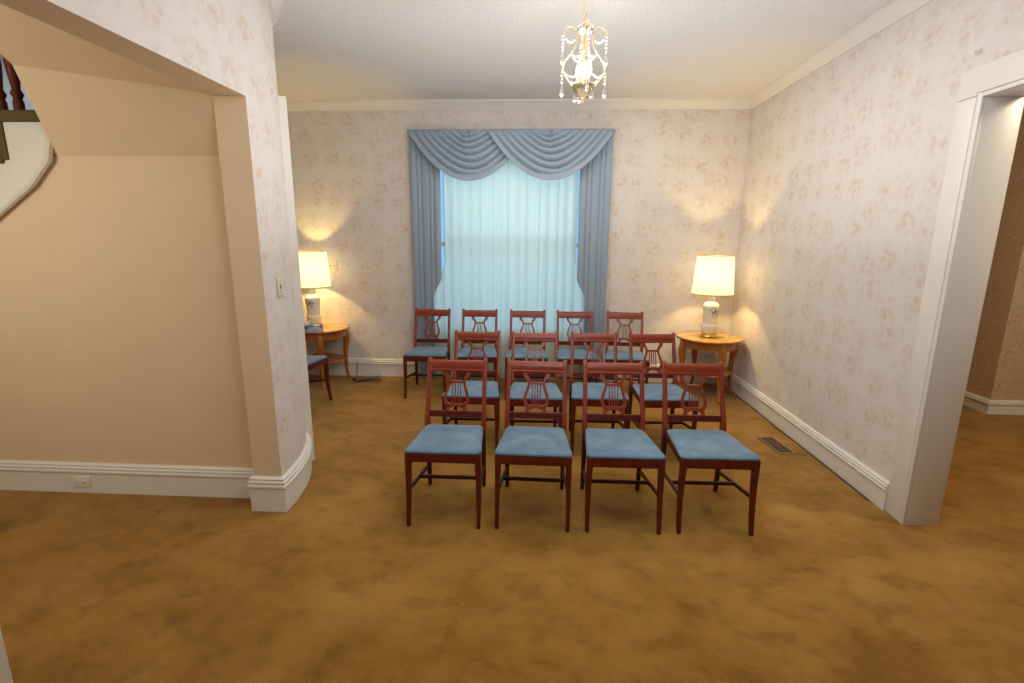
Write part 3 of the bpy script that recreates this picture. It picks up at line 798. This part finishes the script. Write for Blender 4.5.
# ------------------------------------------------------------------ table lamps
def make_lamp(label, loc, rz):
    t = thing('table_lamp', label, 'lamp', loc, rz, 'table lamps with cream shades')
    m = MB(); m.lathe([(0.078, 0), (0.081, 0.004), (0.081, 0.012), (0.076, 0.018), (0.074, 0.032), (0.077, 0.04), (0.070, 0.046)], n=40)
    m.build('base', M['brass'], t, smooth=35)
    prof = [(0.064, 0.046), (0.068, 0.055), (0.071, 0.075), (0.076, 0.10), (0.079, 0.118), (0.076, 0.124), (0.066, 0.130), (0.064, 0.145), (0.067, 0.19), (0.072, 0.24), (0.076, 0.285), (0.0765, 0.31), (0.071, 0.332), (0.055, 0.348), (0.040, 0.356), (0.036, 0.366), (0.038, 0.374), (0.034, 0.385), (0.033, 0.42), (0.036, 0.425)]
    m = MB(); m.lathe(prof, n=40); body = m.build('body', M['ceramic'], t, smooth=50)
    def rad(z):
        for (r0_, z0), (r1, z1) in zip(prof, prof[1:]):
            if z0 <= z <= z1: return r0_+(r1-r0_)*(z-z0)/(z1-z0)
        return 0.07
    m = MB(); rnd = random.Random(3)
    def petal(th, z, a, L, w):
        vs = []
        for i in range(8):
            q = 2*pi*i/8; px, pz = L*cos(q), w*sin(q)
            dx = px*cos(a)-pz*sin(a); dz = px*sin(a)+pz*cos(a)
            zz = z+dz; r = rad(zz)+0.0012; tt = th+dx/r
            vs.append((r*cos(tt), r*sin(tt), zz))
        m.add(vs, [tuple(range(8))])
    th0 = -pi/2+0.06
    for cx_, cz_, n_, L in ((0.0, 0.262, 6, 0.011), (0.030, 0.272, 5, 0.009), (-0.026, 0.248, 5, 0.009), (0.018, 0.228, 5, 0.008), (-0.012, 0.29, 4, 0.007)):
        for k in range(n_):
            a = 2*pi*k/n_+cz_*40
            petal(th0+(cx_+cos(a)*L)/0.073, cz_+sin(a)*L, a, L*0.8, L*0.36)
    for k in range(12):
        petal(th0+rnd.uniform(-0.05, 0.05)/0.073, rnd.uniform(0.205, 0.305), rnd.uniform(0, 3), 0.010, 0.0026)
    m.build('painted_sprig', M['sprig'], body)
    zb, zt, rb, rt = 0.440, 0.818, 0.198, 0.171
    m = MB(); m.lathe([(rb, zb), (rb*0.5+rt*0.5, (zb+zt)/2), (rt, zt)], n=56, caps=False)
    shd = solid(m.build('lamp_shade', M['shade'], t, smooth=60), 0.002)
    m = MB()
    for r, z in ((rb, zb), (rt, zt)): m.tube([(r*cos(2*pi*i/56), r*sin(2*pi*i/56), z) for i in range(56)], 0.0035, 6, closed_path=True)
    m.build('trim_band', M['shade_trim'], shd)
    m = MB(); m.tube([(0, 0, 0.42), (0, 0, 0.54)], 0.013, 10)
    m.build('socket', M['brass'], t)
    m = MB(); m.lathe([(0.010, 0.54), (0.016, 0.56), (0.030, 0.60), (0.032, 0.625), (0.022, 0.65), (0.002, 0.662)], n=16)
    m.build('bulb', M['bulb'], t, smooth=60)
    m = MB()
    for k in range(3): m.tube([(0.0, 0, zt-0.02), (rt*cos(2.1*k), rt*sin(2.1*k), zt-0.003)], 0.002, 5)
    m.tube([(0, 0, zt-0.03), (0, 0, zt-0.012)], [0.006, 0.006], 8)
    m.tube([(0.012, 0, 0.55), (0.05, 0, 0.62), (0.05, 0, 0.70), (0.0, 0, zt-0.025)], 0.002, 5)
    m.build('shade_spider', M['brass'], t)
    return t
TOPZ = TZ+0.0005
LR = (PR[0]-0.012, PR[1]-0.01); LL = (PL[0]-0.055, PL[1]+0.03)
lampR = make_lamp('lit white ceramic lamp with cream shade and brass base on the corner table', (*LR, TOPZ), 0.25)
lampL = dup(lampR, (*LL, TOPZ), -0.1, 'lit white ceramic lamp with cream shade beside the tissue box, half hidden by curved wall')
# power cords of the two lamps
def cord(pts, r, par=None, name='cord'):
    P = [Vector(p) for p in pts]; out = []
    for i in range(len(P)-1):
        p0, p1, p2, p3 = P[max(i-1, 0)], P[i], P[i+1], P[min(i+2, len(P)-1)]
        for k in range(8):
            u = k/8; out.append(0.5*(2*p1+(p2-p0)*u+(2*p0-5*p1+4*p2-p3)*u*u+(3*p1-p0-3*p2+p3)*u**3))
    out.append(P[-1]); mm = MB(); mm.tube(out, r, 6); return mm.build(name, M['cord'], par, smooth=60)
x, y = PR
o = cord([(x-0.26, YB*S-0.03, 0.44), (x-0.25, YB*S-0.034, 0.3), (x-0.20, YB*S-0.05, 0.05), (x-0.10, YB*S-0.07, 0.005), (x+0.1, YB*S-0.09, 0.005), (x+0.25, y+0.05, 0.005), (XR*S-0.045, y-0.2, 0.005),
      (XR*S-0.036, y-0.6, 0.005), (XR*S-0.05, y-0.95, 0.005), (XR*S-0.036, y-1.3, 0.005), (XR*S-0.036, OY1*S+0.25, 0.005)], 0.0042)
tag(o, 'thin dark lamp cord running along the baseboard of the wallpapered wall', 'cord')
c0 = (-1.215*S, 3.305*S); pts = [(c0[0]-0.12, YB*S-0.036, 0.16), (c0[0]-0.12, YB*S-0.045, 0.05), (c0[0]-0.10, c0[1]+0.10, 0.012)]
for k in range(0, 17):
    a = pi*0.8+2*pi*k/12; pts.append((c0[0]+0.10*cos(a)*(1+0.004*k), c0[1]+0.075*sin(a)*(1-0.006*k), 0.013+0.0007*k))
pts += [(c0[0]+0.12, c0[1]+0.10, 0.012), (c0[0]+0.14, YB*S-0.05, 0.03)]
o = cord(pts, 0.0042); tag(o, 'coiled dark lamp cord lying over the floor vent by the back wall', 'cord')

# tissue box
tb = thing('tissue_box', 'blue and white tissue box with orange flowers on the half-hidden table', 'box', (-1.468*S, 3.105*S, TOPZ), radians(4))
m = MB(); m.box(-0.115, 0.115, -0.06, 0.06, 0, 0.078); m.build('carton', M['tissue_box'], tb, bevel=0.002)
m = MB(); m.lathe([(0.035, 0.0782), (0.034, 0.0795), (0.001, 0.0795)], n=20, fn=lambda th, r, z: 1.5 if abs(cos(th)) > .5 else 1.0); m.build('slot', M['slot'], tb)
m = MB(); m.add([(-0.03, -0.01, 0.079), (0.0, 0.012, 0.079), (0.03, -0.006, 0.079), (0.022, 0.0, 0.115), (0.004, 0.014, 0.125), (-0.02, 0.002, 0.108)], [(0, 1, 4, 5), (1, 2, 3, 4)]); m.build('tissue', M['tissue'], tb)

# ------------------------------------------------------------------ chandelier
CX, CY = 0.152*S, 1.95*S
ch = thing('chandelier', 'small gilt chandelier with crystal drops and lit candle bulbs hanging from the ceiling', 'chandelier', (CX, CY, 0))
Z = lambda h: h*S
m = MB(); m.lathe([(0.06, Z(HC)-0.001), (0.058, Z(HC)-0.012), (0.035, Z(HC)-0.03), (0.008, Z(HC)-0.04)], n=24); m.build('ceiling_rose', M['gilt'], ch, smooth=40)
m = MB(); z = Z(HC)-0.04; k = 0
while z > Z(1.735)+0.01:
    ln = 0.036
    ring = [(0.0085*cos(2*pi*i/12), 0, -ln/2+0.017*sin(2*pi*i/12)*1.0) for i in range(12)]
    if k % 2: ring = [(0, p[0], p[2]) for p in ring]
    m.tube([(p[0], p[1], p[2]+z) for p in ring], 0.0022, 5, closed_path=True); z -= 0.027; k += 1
m.build('chain', M['gilt'], ch)
m = MB(); m.tube([(0, 0, Z(1.74)), (0, 0, Z(1.735)), (0, 0, Z(1.60)), (0, 0, Z(1.52))], [0.004, 0.006, 0.005, 0.007], 10)
m.lathe([(0.004, 0), (0.014, 0.012), (0.010, 0.025), (0.016, 0.04), (0.004, 0.055)], (0, 0, Z(1.575)), 14)
m.build('stem', M['gilt'], ch, smooth=50)
m = MB(); m.lathe([(0.008, Z(1.70)), (0.030, Z(1.703)), (0.046, Z(1.712)), (0.047, Z(1.718)), (0.036, Z(1.728)), (0.012, Z(1.735))], n=48, fn=lambda th, r, z: 1+0.06*abs(sin(6*th)))
m.build('crystal_dish', M['crystal'], ch, smooth=30)
m = MB(); m.lathe([(0.004, Z(1.490)), (0.026, Z(1.496)), (0.046, Z(1.508)), (0.060, Z(1.526)), (0.063, Z(1.534)), (0.056, Z(1.533)), (0.04, Z(1.515)), (0.004, Z(1.503))], n=48, fn=lambda th, r, z: 1+0.05*abs(sin(6*th)))
m.build('bowl', simple('smoked_gilt_glass', (0.42, 0.33, 0.20), 0.2, 0.5, vary=0.2, scale=30.0), ch, smooth=40)
m = MB(); m.lathe([(0.018, Z(1.494)), (0.012, Z(1.489)), (0.006, Z(1.485)), (0.010, Z(1.480)), (0.002, Z(1.474))], n=14); m.build('finial', M['gilt'], ch, smooth=50)
def cat(pts, n=6):
    P = [Vector(p) for p in pts]; out = []
    for i in range(len(P)-1):
        p0, p1, p2, p3 = P[max(i-1, 0)], P[i], P[i+1], P[min(i+2, len(P)-1)]
        for k in range(n):
            u = k/n; out.append(0.5*(2*p1+(p2-p0)*u+(2*p0-5*p1+4*p2-p3)*u*u+(3*p1-p0-3*p2+p3)*u**3))
    out.append(P[-1]); return out
armp = [(0.064, 1.530), (0.088, 1.545), (0.112, 1.567), (0.121, 1.588), (0.108, 1.612), (0.078, 1.637), (0.053, 1.660), (0.044, 1.682), (0.050, 1.704), (0.070, 1.720), (0.094, 1.722), (0.114, 1.714), (0.122, 1.703)]
hooks = []
A0 = 0.10
def drop(c, L, w, par, name='crystal_drop'):
    mm = MB(); x_, y_, z_ = c
    mm.tube([(x_, y_, z_+0.008), (x_, y_, z_-0.004)], 0.0016, 5)
    mm.lathe([(0.001, 0), (w*0.35, -L*0.12), (w*0.5, -L*0.3), (w*0.85, -L*0.55), (w, -L*0.75), (w*0.6, -L*0.93), (0.001, -L)], (x_, y_, z_), 6)
    return mm.build(name, M['crystal'], par, smooth=0)
def beads(a, b, sag, n, par, r=0.008):
    mm = MB(); a, b = Vector(a), Vector(b)
    for i in range(n+1):
        u = i/n; p = a.lerp(b, u); p.z -= sag*4*u*(1-u); mm.ball(p, 0.8*r*(0.75+0.5*sin(pi*u)), 8)
    return mm.build('bead_strand', M['crystal'], par, smooth=0)
for k in range(4):
    a = A0+pi/2*k; ca, sa_ = cos(a), sin(a)
    P = lambda r, h: (r*ca, r*sa_, Z(h))
    m = MB(); m.tube(cat([P(r, h) for r, h in armp]), 0.0036, 8)
    m.ball(P(0.123, 1.700), 0.007, 8); m.ball(P(0.122, 1.588), 0.006, 8)
    arm_o = m.build('scroll_arm', M['gilt'], ch, smooth=60)
    # strings of small crystals ending in a long drop
    for r, h, hh in ((0.124, 1.697, 1.640), (0.124, 1.580, 1.535)):
        mm = MB(); q = 0; z = Z(h)-0.006
        while z > Z(hh): mm.ball((r*ca, r*sa_, z), 0.0085 if q % 2 else 0.0065, 8, (1, 1, 1.25)); z -= 0.0185; q += 1
        mm.build('bead_strand', M['crystal'], arm_o, smooth=0)
        drop((r*ca, r*sa_, Z(hh)-0.004), 0.066, 0.0125, arm_o)
    # garlands from the upper tips and the lower bends back to the frame, and round the ring
    beads(P(0.118, 1.695), P(0.047, 1.690), 0.030, 6, ch, 0.0085)
    beads(P(0.118, 1.582), P(0.064, 1.545), 0.022, 5, ch, 0.008)
    a2 = a+pi/2
    beads(P(0.075, 1.640), (0.075*cos(a2), 0.075*sin(a2), Z(1.640)), 0.030, 8, ch, 0.0075)
    beads(P(0.122, 1.583), (0.122*cos(a2), 0.122*sin(a2), Z(1.583)), 0.050, 10, ch, 0.0075)
    am = a+pi/4
    if k % 2: drop((0.058*cos(am), 0.058*sin(am), Z(1.515)), 0.055, 0.012, ch)
for k in range(4):
    a = A0+pi/4+pi/2*k; x_, y_ = 0.036*cos(a), 0.036*sin(a)
    m = MB(); m.lathe([(0.014, Z(1.522)), (0.016, Z(1.526)), (0.010, Z(1.53)), (0.010, Z(1.560))], (x_, y_, 0), 12)
    cn = m.build('candle', M['candle'], ch, smooth=40)
    m = MB(); m.lathe([(0.008, 0), (0.013, 0.012), (0.0165, 0.032), (0.013, 0.058), (0.006, 0.080), (0.001, 0.094)], (x_, y_, Z(1.560)), 12); m.build('bulb', M['bulb'], cn, smooth=60)

# ------------------------------------------------------------------ floor vents, plates, hook
def floor_vent(label, c, w, l, rz, n):
    t = thing('floor_vent', label, 'floor vent', (c[0]*S, c[1]*S, 0), rz)
    m = MB(); b = 0.014
    for a in ((-w/2, w/2, -l/2, -l/2+b), (-w/2, w/2, l/2-b, l/2), (-w/2, -w/2+b, -l/2+b, l/2-b), (w/2-b, w/2, -l/2+b, l/2-b)):
        m.box(a[0], a[1], a[2], a[3], 0.0, 0.008)
    m.build('frame', M['vent_frame'], t, bevel=0.002)
    m = MB(); m.box(-w/2+b, w/2-b, -l/2+b, l/2-b, 0.0005, 0.0015); m.build('backing', M['slot'], t)
    m = MB()
    L = l-2*b
    for i in range(n):
        y_ = -l/2+b+L*(i+0.5)/n; m.box(-w/2+b, w/2-b, y_-L/n*0.28, y_+L/n*0.28, 0.001, 0.0055)
    m.box(-0.004, 0.004, -l/2+b, l/2-b, 0.001, 0.0065)
    m.build('grille', M['vent_slat'], t, smooth=0); return t
floor_vent('brown metal floor vent in the carpet beside the front row near the baseboard', (1.194, 2.368), 0.135, 0.33, radians(5), 12)
floor_vent('brown metal floor vent under the coiled cord by the back wall', (-1.165, 3.318), 0.29, 0.125, radians(3), 5)

def plate(name, label, cat_, loc, rz, w, h, kind):
    t = thing(name, label, cat_, loc, rz)
    mat = M['plate'] if kind != 'outlet' else M['plate_white']
    m = MB(); m.box(-w/2, w/2, -0.006, 0.0, -h/2, h/2); m.build('cover_plate', mat, t, bevel=0.002)
    if kind == 'outlet':
        for sx in (-1, 1):
            m = MB(); m.box(sx*0.020-0.014, sx*0.020+0.014, -0.0085, -0.004, -0.0165, 0.0165)
            so = m.build('socket', mat, t, bevel=0.002)
            m = MB()
            for dz in (-0.006, 0.006): m.box(sx*0.020-0.003, sx*0.020+0.006, -0.0092, -0.0080, dz-0.0014, dz+0.0014)
            m.box(sx*0.020-0.0095, sx*0.020-0.006, -0.0092, -0.0080, -0.002, 0.002)
            m.build('slot', M['slot'], so)
    else:
        for x_ in ((0,) if kind == 'single' else (-0.023, 0.023)):
            m = MB(); m.box(x_-0.006, x_+0.006, -0.0075, -0.004, -0.0125, 0.0125); e = m.build('switch_slot', M['slot'] if kind == 'single' else M['vent_frame'], t)
            m = MB(); m.loft([[(x_-0.0045, -0.006, 0.001), (x_+0.0045, -0.006, 0.001), (x_+0.0045, -0.006, 0.010), (x_-0.0045, -0.006, 0.010)], [(x_-0.0035, -0.018, 0.007), (x_+0.0035, -0.018, 0.007), (x_+0.0035, -0.018, 0.012), (x_-0.0035, -0.018, 0.012)]])
            m.build('toggle', mat, t)
            m = MB()
            for dz in (-0.03, 0.03): m.ball((x_, -0.006, dz), 0.003, 8)
            m.build('screw', M['vent_frame'], t)
    return t
# single switch on the curved wall: find the angle where it stands
ta = 6.6
nx_, ny_ = cos(radians(ta)), sin(radians(ta))
plate('light_switch', 'ivory single toggle switch plate on the wallpapered curved wall', 'light switch', ((AX+AR*nx_)*S+0.001, (1.655+AR*ny_)*S, 0.818*S), radians(90+ta), 0.072, 0.116, 'single')
plate('light_switch', 'ivory double toggle switch plate on the back wall beside the lamp shade', 'light switch', (-1.435*S, YB*S-0.001, 0.792*S), 0, 0.116, 0.116, 'double')
plate('wall_outlet', 'white duplex electrical outlet set sideways in the stair hall baseboard', 'outlet', (-1.768*S, (AY-0.014)*S, 0.047*S), 0, 0.118, 0.072, 'outlet')

hk = thing('wall_hook', 'small white hook on the wallpaper above the cased opening', 'hook', (XR*S, 1.735*S, 1.568*S), radians(-90))
m = MB(); m.ball((0, -0.004, 0), 0.012, 10, (1, .4, 1)); m.build('hook_plate', M['hook'], hk)
m = MB(); m.tube(cat([(0, -0.004, 0), (0.002, -0.02, -0.008), (0.004, -0.028, -0.018), (0.01, -0.022, -0.024), (0.012, -0.012, -0.02)]), 0.0045, 8); m.build('hook_arm', M['hook'], hk)

# ------------------------------------------------------------------ light
w = bpy.data.worlds.new('daylight'); scene.world = w; w.use_nodes = True
bg = w.node_tree.nodes['Background']; bg.inputs[0].default_value = (0.30, 0.60, 1.0, 1); bg.inputs[1].default_value = 1.1

def area(name, loc, target, size, size_y, power, col):
    d = bpy.data.lights.new(name, 'AREA'); d.shape = 'RECTANGLE'; d.size = size; d.size_y = size_y; d.energy = power; d.color = col
    o_ = bpy.data.objects.new(name, d); COL.objects.link(o_); o_.location = loc
    o_.rotation_euler = (Vector(target)-Vector(loc)).to_track_quat('-Z', 'Y').to_euler(); return o_
def point(name, loc, power, col, r):
    d = bpy.data.lights.new(name, 'POINT'); d.energy = power; d.color = col; d.shadow_soft_size = r
    o_ = bpy.data.objects.new(name, d); COL.objects.link(o_); o_.location = loc; return o_
def H(x, y, z): return (x*S, y*S, z*S)
area('window_daylight', H(-0.19, YB+0.35, 1.05), H(-0.19, YB, 0.9), 1.6, 1.9, 9.0, (1.0, 0.99, 0.87))
area('bounce_fill', H(0.15, 0.55, 1.40), H(0.15, 2.4, HC), 0.9, 0.9, 21, (0.97, 0.98, 1.0))  # unseen fill added above the camera to brighten the ceiling
area('hall_ceiling_fill', H(0.25, 1.25, HC-0.03), H(0.25, 2.3, 0.1), 1.2, 1.2, 21, (0.97, 0.97, 0.97))  # added fill without a fixture, aimed into the parlour
area('parlour_ceiling_fill', H(0.15, 2.45, HC-0.03), H(0.15, 2.45, 0), 2.2, 1.7, 27, (1.0, 0.94, 0.84))  # added downward fill under the ceiling, no fixture there
area('parlour_up_fill', H(0.15, 2.0, 0.9), H(0.15, 2.05, HC), 2.4, 2.0, 23, (0.98, 0.98, 1.0))  # unseen upward fill added to lift the parlour ceiling
area('stair_hall_fill', H(-2.1, 0.6, 1.25), H(-1.6, 1.735, 0.9), 1.0, 1.0, 22, (1.0, 0.93, 0.76))  # added fill brightening the peach walls, no lamp there
area('stairwell_daylight', H(-2.6, 2.1, 1.8), H(-2.2, 2.2, 1.0), 0.5, 0.5, 5, (0.88, 0.93, 1.0))
area('side_room_fill', H(2.1, 1.5, HC-0.03), H(2.5, 2.5, 0.6), 1.0, 1.0, 75, (1.0, 0.86, 0.68))  # added fill so the side room does not go black
point('chandelier_light', (CX, CY, Z(1.60)), 7, (1.0, 0.88, 0.70), 0.05)
for (x, y) in (LR, LL): point('lamp_light', (x, y, TOPZ+0.61), 185, (1.0, 0.70, 0.24), 0.035)

scene.view_settings.view_transform = 'Standard'
scene.view_settings.look = 'None'
scene.view_settings.exposure = 0.0
scene.cycles.use_denoising = True
scene.cycles.max_bounces = 10
scene.cycles.sample_clamp_indirect = 6.0
scene.cycles.caustics_refractive = False
scene.cycles.caustics_reflective = False
